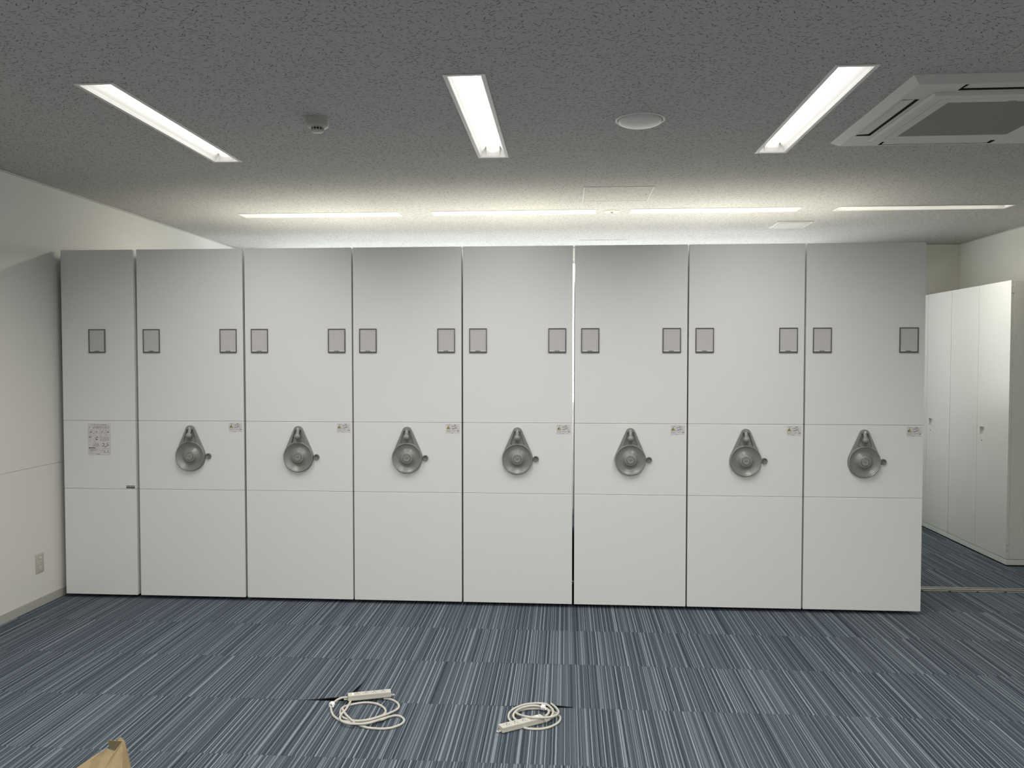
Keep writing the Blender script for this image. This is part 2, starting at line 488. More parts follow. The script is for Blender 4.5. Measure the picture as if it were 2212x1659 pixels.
struct(obj('baseboard_right', B(XR - 0.006, XR, YF, YB, 0.0, 0.055, 0.0015), M['base']))
struct(obj('baseboard_back', B(XW + 0.006, XR - 0.006, YB - 0.006, YB, 0.0, 0.055, 0.0015), M['base']))
def crown(name, a, b, c, d):
    bm = bmesh.new(); box(bm, a, b, c, d, ZC - 0.010, ZC - 0.0005, 0.002); struct(obj(name, bm, M['crown']))
crown('trim_1', XW, XW + 0.012, YF, YB)
crown('trim_2', XR - 0.012, XR, YF, YB)
crown('trim_3', XW + 0.012, XR - 0.012, YB - 0.012, YB)

# ------------------------------------------------------------------ strip lights
def strip_light(L, label, group, lamp='lamp'):
    t = thing('ceiling_light', label, 'ceiling light', (0, 0, ZC), 0, group)
    bm = bmesh.new()          # flange and box
    a, h = 0.066, 0.0
    f0 = -0.0035
    e = L - 0.017
    box(bm, -LW, -a, -L, L, f0, 0.0, 0.001); box(bm, a, LW, -L, L, f0, 0.0, 0.001)
    box(bm, -a, a, -L, -e, f0, 0.0, 0.001); box(bm, -a, a, e, L, f0, 0.0, 0.001)
    top = 0.058
    box(bm, -0.0675, -a, -e - 0.0015, e + 0.0015, 0.0, top); box(bm, a, 0.0675, -e - 0.0015, e + 0.0015, 0.0, top)
    box(bm, -a, a, -e - 0.0015, -e, 0.0, top); box(bm, -a, a, e, e + 0.0015, 0.0, top)
    box(bm, -0.0675, 0.0675, -e - 0.0015, e + 0.0015, top, top + 0.0015)
    obj('housing', bm, M['white'], t)
    bm = bmesh.new()          # sloping reflectors, one each side, and the two end ramps
    for s in (-1, 1):
        pts = [(s * 0.0655, 0.002), (s * 0.062, 0.012), (s * 0.040, 0.050), (s * 0.0365, 0.050), (s * 0.0365, 0.0525), (s * 0.0412, 0.0525), (s * 0.0655, 0.013)]
        poly_prism(bm, [(x, -e + 0.001, z) for x, z in pts], (0, 2 * e - 0.002, 0))
        yy = s * e
        pts = [(yy - s * 0.001, 0.002), (yy - s * 0.004, 0.012), (yy - s * 0.020, 0.050), (yy - s * 0.001, 0.052)]
        poly_prism(bm, [(-0.036, y, z) for y, z in pts], (0.072, 0, 0))
    obj('reflector', bm, M['reflect'], t)
    bm = bmesh.new()          # LED bar: shallow domed diffuser
    w, n = 0.032, 10
    sec = [(-w, 0.056), (-w, 0.040)] + [(-w * math.cos(PI * k / n), 0.040 - 0.013 * math.sin(PI * k / n)) for k in range(1, n)] + [(w, 0.040), (w, 0.056)]
    poly_prism(bm, [(x, -e + 0.024, z) for x, z in sec], (0, 2 * e - 0.048, 0))
    obj('light_bar', bm, M[lamp], t, smooth=40)
    la = bpy.data.lights.new('led_light', 'AREA'); la.shape = 'RECTANGLE'; la.size = 0.128; la.size_y = 2 * e - 0.02
    la.energy = WATT if lamp == 'lamp' else WATT_B; la.spread = math.radians(149 if lamp == 'lamp' else 175); la.color = (1.0, 0.965, 0.90) if lamp == 'lamp' else (1.0, 0.945, 0.80)
    lo = bpy.data.objects.new('led_light', la); C.objects.link(lo); lo.parent = t; lo.location = (0, 0, -0.0045)
    return t
GF = 'strip lights running front to back'
labs = ['recessed strip light pointing front to back, nearest the left wall',
        'recessed strip light pointing front to back, between the smoke detector and the round speaker',
        'recessed strip light pointing front to back, beside the square air conditioner']
L0 = strip_light(LF, labs[0], GF); L0.location = (FRONT[0][0], FRONT[0][1], ZC)
for k in (1, 2): dup(L0, (FRONT[k][0], FRONT[k][1], ZC), labs[k])
for i, (x, y) in enumerate(REAR):
    dup(L0, (x, y, ZC), 'recessed strip light pointing front to back, in the rows out of view behind the camera', 'strip lights out of view behind the camera')
RL = None
for o in list(C.objects):
    if o.type == 'LIGHT' and o.parent and 'behind the camera' in o.parent['label']:
        if RL is None: RL = o.data.copy(); RL.energy = WATT_R; RL.spread = math.radians(165)
        o.data = RL
GB = 'strip lights in a crosswise row above the racks'
labs = ['recessed crosswise strip light above the racks, leftmost of its row of four',
        'recessed crosswise strip light above the racks, just left of the small round ceiling disc',
        'recessed crosswise strip light above the racks, just right of the small round ceiling disc',
        'recessed crosswise strip light above the racks, rightmost of its row of four']
L1 = strip_light(LB, labs[0], GB, 'lamp_b'); L1.rotation_euler = (0, 0, PI / 2); L1.location = (BACKX[0], BACKY, ZC)
for k in (1, 2, 3): dup(L1, (BACKX[k], BACKY, ZC), labs[k])

# ------------------------------------------------------------------ racks
ZT, ZB, S1, S2 = 2.2404, 0.0226, 1.1495, 0.7095
G = 0.0007
HZ = 0.9275
def panel(w, z0, z1): return B(-w / 2, w / 2, 0.0, 0.045, z0, z1, 0.0017)

# crank wheel meshes, shared by the seven mobile racks; origin on the panel face at the hub, room towards -y
def arm_mesh():
    bm = bmesh.new()
    R = 0.0955
    tx, tz = 0.0265, 0.185
    dd = math.hypot(tx, tz); phi = math.atan2(tz, tx) - math.acos(R / dd)    # tangent point on the right
    out = [(R * math.cos(phi), R * math.sin(phi)), (0.0265, 0.178), (0.0215, 0.187), (0.010, 0.1935), (0.0, 0.195), (-0.010, 0.1935), (-0.0215, 0.187), (-0.0265, 0.178), (-R * math.cos(phi), R * math.sin(phi))]
    N = 40; a0 = PI - phi; a1 = 2 * PI + phi
    ring = [(R * math.cos(a0 + (a1 - a0) * k / N), R * math.sin(a0 + (a1 - a0) * k / N)) for k in range(1, N)]
    full = out + ring
    poly_prism(bm, [(x, -0.0001, z) for x, z in full], (0, -0.006, 0))       # back plate
    for s in (-1, 1):       # raised side bars and the top bridge
        o = [(s * R * math.cos(phi) * 0.985, R * math.sin(phi)), (s * 0.0265, 0.178), (s * 0.0195, 0.171), (s * 0.0430, 0.096), (s * 0.0425, 0.092), (s * 0.039, 0.085), (s * 0.052, 0.066)]
        poly_prism(bm, [(x, -0.006, z) for x, z in o], (0, -0.011, 0))
    o = [(-0.0265, 0.178), (-0.0215, 0.187), (-0.010, 0.1935), (0.010, 0.1935), (0.0215, 0.187), (0.0265, 0.178), (0.0195, 0.171), (-0.0195, 0.171)]
    poly_prism(bm, [(x, -0.006, z) for x, z in o], (0, -0.0125, 0))
    lathe(bm, [(R, 0.006), (R, 0.012), (0.090, 0.0125), (0.086, 0.005), (0.0, 0.005)], 'Y', 64)
    return finish(bm, 'handwheel', 35)
def dish_mesh():
    bm = bmesh.new()
    pr = [(0.088, 0.012), (0.0925, 0.0125), (0.0948, 0.0155), (0.0951, 0.0185), (0.0942, 0.0215), (0.0922, 0.0238), (0.0898, 0.0243), (0.0875, 0.0228), (0.0855, 0.0195)]
    steps = 66
    for k in range(steps + 1):
        r = 0.084 - (0.084 - 0.0385) * k / steps
        t = k / steps
        h = 0.0085 + 0.0110 * max(0.0, 1 - t / 0.62) ** 1.6 + 0.0125 * max(0.0, (t - 0.45) / 0.55) ** 2.0
        if 0.1 < t < 0.93: h += 0.0005 * math.sin(2 * PI * t * 11.0)
        pr.append((r, h))
    pr += [(0.0378, 0.0235), (0.0365, 0.0252), (0.0355, 0.0258), (0.0245, 0.0268), (0.0238, 0.0262), (0.0234, 0.0215), (0.0, 0.0215)]
    lathe(bm, pr, 'Y', 96)
    return finish(bm, 'dish', 28)
def cap_mesh():
    bm = bmesh.new()
    lathe(bm, [(0.0221, 0.0216), (0.0221, 0.0285), (0.0208, 0.0298), (0.0185, 0.0296), (0.0178, 0.0288), (0.0, 0.0288)], 'Y', 48)
    n = 28      # oval emblem: a ring and its lens-shaped middle
    for (rx, rz, ix, iz) in ((0.0098, 0.0034, 0.0074, 0.0016),):
        o = [bm.verts.new((rx * math.cos(2 * PI * k / n), -0.0291, rz * math.sin(2 * PI * k / n))) for k in range(n)]
        i_ = [bm.verts.new((ix * math.cos(2 * PI * k / n), -0.0291, iz * math.sin(2 * PI * k / n))) for k in range(n)]
        for k in range(n):
            f = bm.faces.new((o[k], o[(k + 1) % n], i_[(k + 1) % n], i_[k])); f.material_index = 1
    return finish(bm, 'hub_cap', 30)
def knob_mesh():
    bm = bmesh.new()
    c = Vector((0, -0.031, 0.1315)); r = 0.0185
    bmesh.ops.create_uvsphere(bm, u_segments=32, v_segments=20, radius=r, matrix=Matrix.Translation(c))
    tube(bm, [(0, -0.014, 0.172), (0, -0.021, 0.158), (0, -0.027, 0.142)], 0.0105, 16, 6)
    tube(bm, [(0, -0.0075, 0.100), (0, -0.013, 0.108), (0, -0.024, 0.118)], 0.0092, 16, 6)
    return finish(bm, 'crank_knob', 40)
def screw_mesh():
    bm = bmesh.new()
    lathe(bm, [(0.0072, 0.017), (0.0072, 0.0215), (0.0058, 0.0232), (0.0030, 0.0232), (0.0026, 0.0215), (0.0, 0.0215)], 'Y', 24, (0, 0, 0.179))
    tube(bm, [(0, -0.019, 0.171), (0, -0.0195, 0.163)], 0.0042, 12, 3)
    return finish(bm, 'pivot_screw', 35)
def lock_mesh():
    bm = bmesh.new()
    lathe(bm, [(0.0178, 0.0), (0.0178, 0.0085), (0.0160, 0.0112), (0.0132, 0.0112), (0.0105, 0.0085), (0.0095, 0.0045), (0.0055, 0.0040), (0.0048, 0.0062), (0.0, 0.0062)], 'Y', 40)
    return finish(bm, 'lock_button', 35)
def holder_mesh():
    """card frame 110 x 152 mm centred on origin, face at y<0"""
    bm = bmesh.new(); W, H, d = 0.055, 0.0755, 0.007
    box(bm, -W, -W + 0.0052, -d, 0, -H, H, 0.0012); box(bm, W - 0.0052, W, -d, 0, -H, H, 0.0012)
    box(bm, -W + 0.0045, W - 0.0045, -d, 0, H - 0.0052, H, 0.0012); box(bm, -W + 0.0045, W - 0.0045, -d, 0, -H, -H + 0.008, 0.0012)
    return finish(bm, 'card_holder', 30)
def card_mesh():
    bm = bmesh.new()
    box(bm, -0.051, 0.051, -0.003, -0.0005, -0.0685, 0.0715)
    box(bm, -0.0495, -0.018, -0.0036, -0.003, -0.0670, -0.0622, 0, 1); box(bm, 0.015, 0.0495, -0.0036, -0.003, -0.0670, -0.0622, 0, 1)
    box(bm, -0.0165, 0.0135, -0.0036, -0.003, -0.0674, -0.0618, 0, 2)
    return finish(bm, 'grid_card')
def sticker_mesh(): 
    bm = bmesh.new(); box(bm, -0.0432, 0.0432, -0.0004, 0.0, -0.029, 0.029); return finish(bm, 'warning_label')
class Ink:
    """flat printing on a sheet in the xz plane: u to the right, v downwards, both in mm from the top left corner"""
    def __init__(s, w, h, y): s.bm = bmesh.new(); s.w, s.h, s.y = w, h, y
    def bar(s, u0, v0, u1, v1, mi=0):
        x0, x1 = -s.w / 2 + u0 / 1000, -s.w / 2 + u1 / 1000; z0, z1 = s.h / 2 - v1 / 1000, s.h / 2 - v0 / 1000
        vs = [s.bm.verts.new(p) for p in ((x0, s.y, z0), (x1, s.y, z0), (x1, s.y, z1), (x0, s.y, z1))]
        s.bm.faces.new(vs).material_index = mi
    def frame(s, u0, v0, u1, v1, t, mi=0):
        s.bar(u0, v0, u1, v0 + t, mi); s.bar(u0, v1 - t, u1, v1, mi); s.bar(u0, v0, u0 + t, v1, mi); s.bar(u1 - t, v0, u1, v1, mi)
    def pol(s, pts, mi=0, dy=0.0):
        vs = [s.bm.verts.new((-s.w / 2 + u / 1000, s.y - dy, s.h / 2 - v / 1000)) for u, v in pts]
        s.bm.faces.new(vs).material_index = mi
    def lines(s, u0, v0, u1, n, pitch, ht, mi=0, dens=0.75, seed=1):
        """rows of tiny strokes, like small print seen from afar"""
        r = random.Random(seed)
        for k in range(n):
            u = u0; end = u1 if k < n - 1 else u0 + (u1 - u0) * r.uniform(0.5, 0.95)
            while u < end:
                w = r.uniform(0.5, 1.5) * ht * 0.6
                if r.random() < dens: s.bar(u, v0 + k * pitch + r.uniform(0, .15) * ht, min(u + w, end), v0 + k * pitch + ht * r.uniform(.8, 1), mi)
                u += w + ht * 0.12
    def arc(s, cu, cv, r, a0, a1, t, mi=0, n=24, ky=1.0):
        for k in range(n):
            a, b = math.radians(a0 + (a1 - a0) * k / n), math.radians(a0 + (a1 - a0) * (k + 1) / n)
            s.pol([(cu + (r - t / 2) * math.cos(a), cv + ky * (r - t / 2) * math.sin(a)), (cu + (r + t / 2) * math.cos(a), cv + ky * (r + t / 2) * math.sin(a)),
                   (cu + (r + t / 2) * math.cos(b), cv + ky * (r + t / 2) * math.sin(b)), (cu + (r - t / 2) * math.cos(b), cv + ky * (r - t / 2) * math.sin(b))], mi)
    def text(s, body, u, v, size, width, mi=0):
        add_text(s.bm, body, size / 1000, width / 1000, -s.w / 2 + u / 1000, s.h / 2 - v / 1000, s.y, mi)
    def mesh(s, name):
        me = bpy.data.meshes.new(name); s.bm.to_mesh(me); s.bm.free(); return me
INK = [M['ink'], M['ink2'], M['ink3'], M['yellow'], M['sheet']]
def sticker_print():
    k = Ink(0.0864, 0.058, -0.0006)
    k.frame(0.6, 0.6, 31.0, 57.4, 0.5, 2); k.frame(31.6, 0.6, 85.8, 52.5, 0.6, 2)
    k.text('ご注意', 16.0, 5.4, 5.4, 19.0, 0)
    # warning triangle
    k.pol([(16, 10.5), (28.5, 30.5), (3.5, 30.5)], 0, 0.0); k.pol([(16, 14.0), (25.6, 28.8), (6.4, 28.8)], 3, 0.0001)
    k.pol([(12.5, 20), (15.5, 19), (14.5, 24), (20, 27.5), (9.5, 27.8)], 0, 0.0002)     # pinched figure
    k.lines(4, 33.0, 28, 6, 3.6, 2.0, 1, 0.62, 3)
    k.lines(47, 3.2, 70, 1, 4, 4.6, 0, 0.75, 9)
    k.lines(34.5, 11.0, 83, 1, 4, 4.2, 1, 1.0, 4); k.lines(34.5, 11.0, 83, 1, 4, 4.2, 0, 0.45, 5)
    k.lines(34.5, 18.0, 83, 1, 4, 2.2, 1, 0.8, 6)
    k.pol([(36, 27), (50, 25), (62, 22), (65, 25), (52, 30), (38, 32)], 1); k.pol([(58, 23), (64.5, 21.5), (65, 25), (60, 27)], 0, 0.0001)
    k.lines(35, 37, 64, 3, 3.4, 1.9, 1, 0.8, 7)
    k.arc(73, 28, 4.5, 60, 260, 1.0, 1); k.pol([(70, 31), (77, 29), (76, 34)], 1); k.bar(69.5, 21, 71.5, 27, 1)
    k.arc(73, 41, 4.5, 40, 240, 1.0, 1); k.pol([(71, 44), (82, 38), (84, 40), (74, 47)], 0); k.bar(69.5, 36, 71.5, 40, 1)
    k.lines(33, 53.5, 52, 1, 3, 3.0, 0, 0.8, 8); k.lines(76, 54, 85, 1, 3, 1.6, 1, 0.7, 12)
    return k.mesh('printing')
def sheet_print():
    k = Ink(0.1512, 0.2008, -0.0006)
    k.frame(0.3, 0.3, 150.9, 200.5, 0.7, 2)
    k.bar(1, 13.4, 150, 14.2, 2)
    k.text('ハンドル式モービルラックの操作方法', 73, 7.0, 6.6, 104, 0)
    k.lines(5, 22.5, 23, 1, 4, 4.4, 0, 0.65, 1)
    k.lines(30, 17.5, 142, 5, 3.4, 2.0, 1, 0.78, 2)
    k.lines(3, 36.5, 29, 1, 4, 4.0, 0, 0.62, 3); k.lines(76, 36.5, 90, 1, 4, 4.0, 0, 0.8, 4)
    k.lines(8, 41.5, 60, 2, 3.0, 1.6, 1, 0.7, 5); k.lines(90, 41.5, 142, 2, 3.0, 1.6, 1, 0.7, 6)
    def crank(u, v, tip):
        k.arc(u, v, 9.0, 0, 360, 0.9, 1); k.arc(u, v, 3.0, 0, 360, 0.8, 1, 14)
        k.pol([(u - 8, v - 5), (u - 3, v - 19), (u - 2, v - 19), (u - 7, v - 5)], 1); k.pol([(u + 8, v - 5), (u + 3, v - 19), (u + 2, v - 19), (u + 7, v - 5)], 1)
        k.bar(u - 3, v - 19.5, u + 3, v - 18.5, 1)
        if tip: k.pol(tip, 0)
    crank(13, 67, [(17, 52), (28, 51), (27, 55), (18, 58)]); crank(48, 67, [(54, 51.5), (66, 51), (58, 57)])
    crank(85, 67, [(92, 51), (103, 51), (95, 57)]); crank(122, 67, [(131, 51), (142, 51), (139, 56), (132, 59)])
    k.pol([(34.5, 58), (40, 61), (34.5, 64)], 0); k.pol([(107.5, 58), (113, 61), (107.5, 64)], 0)
    k.bar(3, 77.5, 147, 77.9, 2)
    k.lines(4, 80.5, 52, 1, 3, 2.6, 1, 0.85, 7); k.lines(77, 80.5, 93, 1, 3, 3.2, 0, 0.75, 8)
    k.bar(7, 85.5, 22, 89.0, 0); k.bar(53, 85.0, 68, 89.2, 0)
    crank(15, 110, None); crank(45, 110, [(52, 97), (68, 100), (60, 104), (57, 105)])
    k.pol([(48, 91), (51, 91), (62, 100), (58, 101)], 1)
    k.lines(80, 86, 142, 7, 4.0, 2.1, 1, 0.75, 9)
    k.bar(3, 121.5, 147, 121.9, 2)
    k.lines(6, 134, 25, 1, 4, 4.2, 0, 0.65, 10)
    k.lines(31, 126, 75, 6, 3.9, 2.4, 1, 0.82, 11)
    k.arc(117, 134, 11, -35, 215, 2.6, 0, 26, 1.35); k.arc(116, 131, 5, 0, 360, 1.0, 2)
    k.bar(96, 126.5, 108, 129.5, 0); k.bar(127, 122.5, 138, 125.5, 1)
    k.pol([(94, 141), (100, 142), (103, 146), (97, 147)], 0); k.pol([(131, 137), (139, 133), (139, 137), (132, 142)], 0)
    k.bar(6, 153.3, 50, 157.8, 0); k.bar(6, 153, 9, 163, 0); k.bar(50, 154.5, 147, 155.0, 2)
    k.lines(11, 160.5, 62, 6, 3.3, 1.9, 1, 0.8, 12); k.lines(6, 182, 40, 1, 3, 2.6, 1, 0.8, 13); k.lines(9, 188.5, 62, 2, 3.2, 1.7, 1, 0.75, 14)
    k.arc(77, 178, 7, 0, 360, 1.0, 2); k.arc(74, 165, 4, 0, 360, 1.0, 2); k.pol([(88, 170), (95, 171), (91, 175)], 1); k.bar(92, 171.5, 99, 172.2, 1)
    k.frame(99, 160, 145, 187, 1.2, 1); k.lines(112, 159.6, 134, 1, 3, 2.4, 1, 0.9, 15)
    for u in (110, 132):
        k.bar(u - 1.5, 170, u + 1.5, 176, 0 if u < 120 else 1); k.pol([(u - 4, 184), (u - 1, 176), (u + 2, 176), (u + 4, 184)], 1)
    k.lines(56, 194.2, 93, 1, 3, 4.2, 0, 0.85, 16); k.lines(136, 196, 147, 1, 3, 2.0, 1, 0.7, 17)
    return k.mesh('printing')
def plate_print():
    k = Ink(0.0583, 0.0206, -0.0008)
    k.text('Mobile Rack', 29.1, 6.6, 10.0, 52.0, 0)
    k.bar(0, 12.4, 58.3, 18.9, 0)
    k.lines(14, 14.6, 44, 1, 3, 2.0, 1, 0.7, 21)
    return k.mesh('printing')
ME = dict(arm=arm_mesh(), dish=dish_mesh(), cap=cap_mesh(), knob=knob_mesh(), screw=screw_mesh(), lock=lock_mesh(), holder=holder_mesh(), card=card_mesh(), stick=sticker_mesh(), sprint=sticker_print())
for k_, ms in dict(arm=['handle', 'handle_d'], dish=['handle'], cap=['handle2', 'blue'], knob=['handle2'], screw=['chrome'], lock=['handle_d'], holder=['frame'], card=['card', 'strip', 'strip_g'], stick=['sheet']).items():
    for m in ms: ME[k_].materials.append(M[m])
for m in INK: ME['sprint'].materials.append(m)
def part(name, key, parent, loc=None): return link(name, ME[key], None, parent, loc)

def rack(k, label, group):
    x0, x1 = XE[2 * k], XE[2 * k + 1]; w = x1 - x0; cx = (x0 + x1) / 2
    t = thing('mobile_rack' if k else 'fixed_rack', label, 'storage rack', (cx, D, 0.0), 0, group)
    obj('upper_panel', panel(w, S1 + G, ZT), M['rack'], t)
    obj('middle_panel', panel(w, S2 + G, S1 - G), M['rack'], t)
    obj('lower_panel', panel(w, ZB, S2 - G), M['rack'], t)
    h = w / 2
    obj('shelf_body', B(-h + 0.018, h - 0.018, 0.0452, 2.40, 0.055, 2.215, 0.001), M['rack'], t)
    obj('carriage', B(-h + 0.03, h - 0.03, 0.115, 2.36, 0.0075, 0.0545), M['dark'], t)  # carriage coloured black to give the shadow under the rack
    def holder(x):
        f = part('card_holder', 'holder', t, (x, -0.0002, 1.6595)); part('grid_card', 'card', f)
    if k == 0:
        holder(-h + 0.18 + 0.0565)
        s = obj('instruction_sheet', B(-0.0756, 0.0756, -0.0004, 0.0, -0.1004, 0.1004), M['sheet'], t, (-h + 0.1636 + 0.0756, -0.0002, 1.0285))
        s['label'] = 'white printed instruction sheet with crank diagrams'
        o = link('printing', sheet_print(), INK, s)
        p = obj('name_plate', B(-0.0292, 0.0292, -0.0006, 0.0, -0.0103, 0.0103), M['ink3'], t, (-2.78725 - cx, -0.0002, 0.7235))
        p['label'] = 'small grey and black name plate'
        link('printing', plate_print(), [M['ink'], M['ink2'], M['ink3'], M['yellow'], M['sheet']], p)
    else:
        holder(-h + 0.0395 + 0.055); holder(h - 0.0395 - 0.055)
        hw = part('handwheel', 'arm', t, (0.0, -0.0002, HZ))
        part('dish', 'dish', hw); part('hub_cap', 'cap', hw); part('crank_knob', 'knob', hw)
        q = part('pivot_screw', 'screw', hw); q['label'] = 'chrome pivot screw'
        part('lock_button', 'lock', t, (0.1144, -0.0002, HZ))
        s = part('warning_label', 'stick', t, (h - 0.0112 - 0.0432, -0.0002, 1.1105))
        s['label'] = 'small printed warning sticker with yellow triangle'
        link('printing', ME['sprint'], None, s)
    return t
GR = 'white mobile racks standing in a row'
rack(0, 'narrow white end rack without a crank wheel, bearing an instruction sheet, beside the left wall', GR)
rack_labels = [
    'white mobile rack with grey crank wheel, next to the narrow rack with the instruction sheet',
    'white mobile rack with grey crank wheel, third rack from the left wall',
    'white mobile rack with grey crank wheel, fourth rack from the left wall',
    'white mobile rack with grey crank wheel, just left of the slit where daylight shines through',
    'white mobile rack with grey crank wheel, just right of the slit where daylight shines through',
    'white mobile rack with grey crank wheel, second rack from the open aisle on the right',
    'white mobile rack with grey wheel, at the right end of the row beside the aisle']
for k, lb in enumerate(rack_labels): rack(k + 1, lb, GR)

# floor rails
def rail(y, label):
    t = thing('floor_rail', label, 'floor rail', (0, y, 0.0), 0, 'steel rails the racks roll on')
    bm = bmesh.new()
    box(bm, XW + 0.05, XR - 0.08, -0.048, -0.0365, 0.0, 0.0055, 0.001); box(bm, XW + 0.05, XR - 0.08, 0.032, 0.046, 0.0, 0.0055, 0.001)
    box(bm, XW + 0.05, XR - 0.08, -0.014, 0.010, 0.0, 0.0065, 0.001)
    obj('rail_bar', bm, M['alu'], t)
    bm = bmesh.new(); box(bm, XW + 0.05, XR - 0.08, -0.0365, 0.032, 0.0, 0.0012)
    for k in range(38):
        x = XW + 0.3 + k * 0.178
        box(bm, x, x + 0.014, -0.052, -0.047, 0.0, 0.0058); box(bm, x - 0.02, x - 0.006, 0.012, 0.026, 0.0, 0.006)
    obj('rail_groove', bm, M['dark'], t)
    t.rotation_euler = (0, 0, 0.0)
    return t
rail(5.462, 'thin steel floor rail crossing the carpet in the aisle right of the racks')

# ------------------------------------------------------------------ tall cabinets on the right
CXF = 3.2743
def cabinet(y0, y1, label):
    t = thing('storage_cabinet', label, 'cabinet', (CXF, (y0 + y1) / 2, 0.0), 0, 'tall white double door cabinets')
    L = (y1 - y0) / 2; dp = 0.455
    obj('cabinet_body', B(0.0215, dp, -L, L, 0.0555, 2.1265, 0.0015), M['cab'], t)
    bm = bmesh.new(); box(bm, 0.0, dp, -L, L, 0.012, 0.0525, 0.0015); box(bm, 0.012, dp - 0.005, -L + 0.012, L - 0.012, 0.0, 0.012, 0, 1)
    obj('plinth', bm, [M['cab'], M['dark']], t)
    z0, z1 = 0.0565, 2.1265
    for (a, b, handed) in ((-L, -0.001, True), (0.001, L, False)):
        hy0, hy1, hz0, hz1 = -0.0975 + 0.0, -0.0295 + 0.0, 0.948, 1.0135
        hy0, hy1 = (-0.112, -0.043)
        yy = sorted([a + 0.001, b - 0.0005] + ([hy0, hy1] if handed else []))
        zz = [z0] + ([hz0, hz1] if handed else []) + [z1]
        hl = [(hy0, hy1, hz0, hz1)] if handed else []
        # front skin with an opening, then the box edges
        bm = bmesh.new()
        fr = holed_plane(yy, zz, hl, lambda p, q: (0.0, p, q))
        me = bpy.data.meshes.new('tmp'); fr.to_mesh(me); fr.free(); bm.from_mesh(me); bpy.data.meshes.remove(me)
        ya, yb = yy[0], yy[-1]; d = 0.020
        def quad(*p): bm.faces.new([bm.verts.new(q) for q in p])
        notch = [(0.118, 0.158), (2.034, 2.074)] if handed else []
        quad((0, ya, z0), (d, ya, z0), (d, ya, z1), (0, ya, z1)); quad((0, yb, z0), (d, yb, z0), (d, yb, z1), (0, yb, z1))
        quad((0, ya, z0), (d, ya, z0), (d, yb, z0), (0, yb, z0)); quad((0, ya, z1), (d, ya, z1), (d, yb, z1), (0, yb, z1))
        quad((d, ya, z0), (d, yb, z0), (d, yb, z1), (d, ya, z1))
        bmesh.ops.remove_doubles(bm, verts=bm.verts, dist=1e-5)
        door = obj('door', bm, M['cab'], t)
        if handed:
            bm = bmesh.new()     # recessed pull: an open cup with a sloping floor
            v = lambda x, y, z: bm.verts.new((x, y, z))
            f0 = [(0.0, hy0, hz0), (0.0, hy1, hz0), (0.0, hy1, hz1), (0.0, hy0, hz1)]
            f1 = [(0.013, hy0 + 0.003, hz0 + 0.004), (0.013, hy1 - 0.003, hz0 + 0.004), (0.0185, hy1 - 0.003, hz1 - 0.002), (0.0185, hy0 + 0.003, hz1 - 0.002)]
            A = [v(*p) for p in f0]; Bv = [v(*p) for p in f1]
            for i in range(4): bm.faces.new((A[i], A[(i + 1) % 4], Bv[(i + 1) % 4], Bv[i]))
            bm.faces.new(Bv)
            for (p, q, r, s_) in ((hy0 - 0.0025, hy0 + 0.001, hz0 - 0.0025, hz1 + 0.0025), (hy1 - 0.001, hy1 + 0.0025, hz0 - 0.0025, hz1 + 0.0025), (hy0, hy1, hz0 - 0.0025, hz0 + 0.001), (hy0, hy1, hz1 - 0.001, hz1 + 0.0025)):
                box(bm, -0.0012, 0.0, p, q, r, s_)
            obj('handle', bm, M['cab'], door)
            bm = bmesh.new(); lathe(bm, [(0.0062, 0.0), (0.0062, 0.0012), (0.0052, 0.0016), (0.0, 0.0016)], 'Z', 24)
            me = finish(bm, 'keyhole', 35); me.transform(Matrix.Rotation(-PI / 2, 4, 'Y'))
            q = link('keyhole', me, M['handle_d'], door, (0.0, -0.0755, 0.906)); q['label'] = 'small dark round keyhole'
            for (n0, n1) in notch:
                hm = bmesh.new(); box(hm, 0.0045, 0.0216, -L - 0.0003, -L + 0.010, n0, n1); box(hm, 0.0030, 0.0214, -L + 0.0003, -L + 0.009, n0 - 0.003, n1 + 0.003, 0, 1)
                hg = obj('hinge', hm, [M['cab'], M['handle_d']], door)
    return t
cabinet(6.103, 7.006, 'tall white double door cabinet nearest to the racks, standing along the right wall')
cabinet(7.009, 7.868, 'tall white cabinet behind the nearest one, in the far right corner partly hidden by racks')

# ------------------------------------------------------------------ ceiling equipment
# cassette air conditioner
AX, AY, AH = 1.823, 3.680, 0.486
t = thing('air_conditioner', 'square off white ceiling cassette air conditioner cut off by the right edge', 'air conditioner', (AX, AY, ZC))
zf = -0.028
bm = bmesh.new()
sl_c, sl_w, sl_l = 0.408, 0.042, 0.272          # outlet slots
def slot_rects(c=sl_c, w=sl_w, l=sl_l):
    return [(-c - w, -c + w, -l, l), (c - w, c + w, -l, l), (-l, l, -c - w, -c + w), (-l, l, c - w, c + w)]
e = AH - 0.034
rc = slot_rects(0.405, 0.034, 0.27)
gr = [(-0.352, 0.352, -0.352, 0.352)]
cut = sorted(set([-e, e] + [v for r in rc for v in r[:2]] + [-0.352, 0.352])); cuty = sorted(set([-e, e] + [v for r in rc for v in r[2:]] + [-0.352, 0.352]))
bm = holed_plane(cut, cuty, rc + gr, lambda a, b: (a, b, zf))
ring0 = [(-e, -e, zf), (e, -e, zf), (e, e, zf), (-e, e, zf)]; ring1 = [(-AH, -AH, -0.003), (AH, -AH, -0.003), (AH, AH, -0.003), (-AH, AH, -0.003)]; ring2 = [(p[0], p[1], 0.0) for p in ring1]
for ra, rb in ((ring0, ring1), (ring1, ring2)):
    for i in range(4): bm.faces.new([bm.verts.new(p) for p in (ra[i], ra[(i + 1) % 4], rb[(i + 1) % 4], rb[i])])
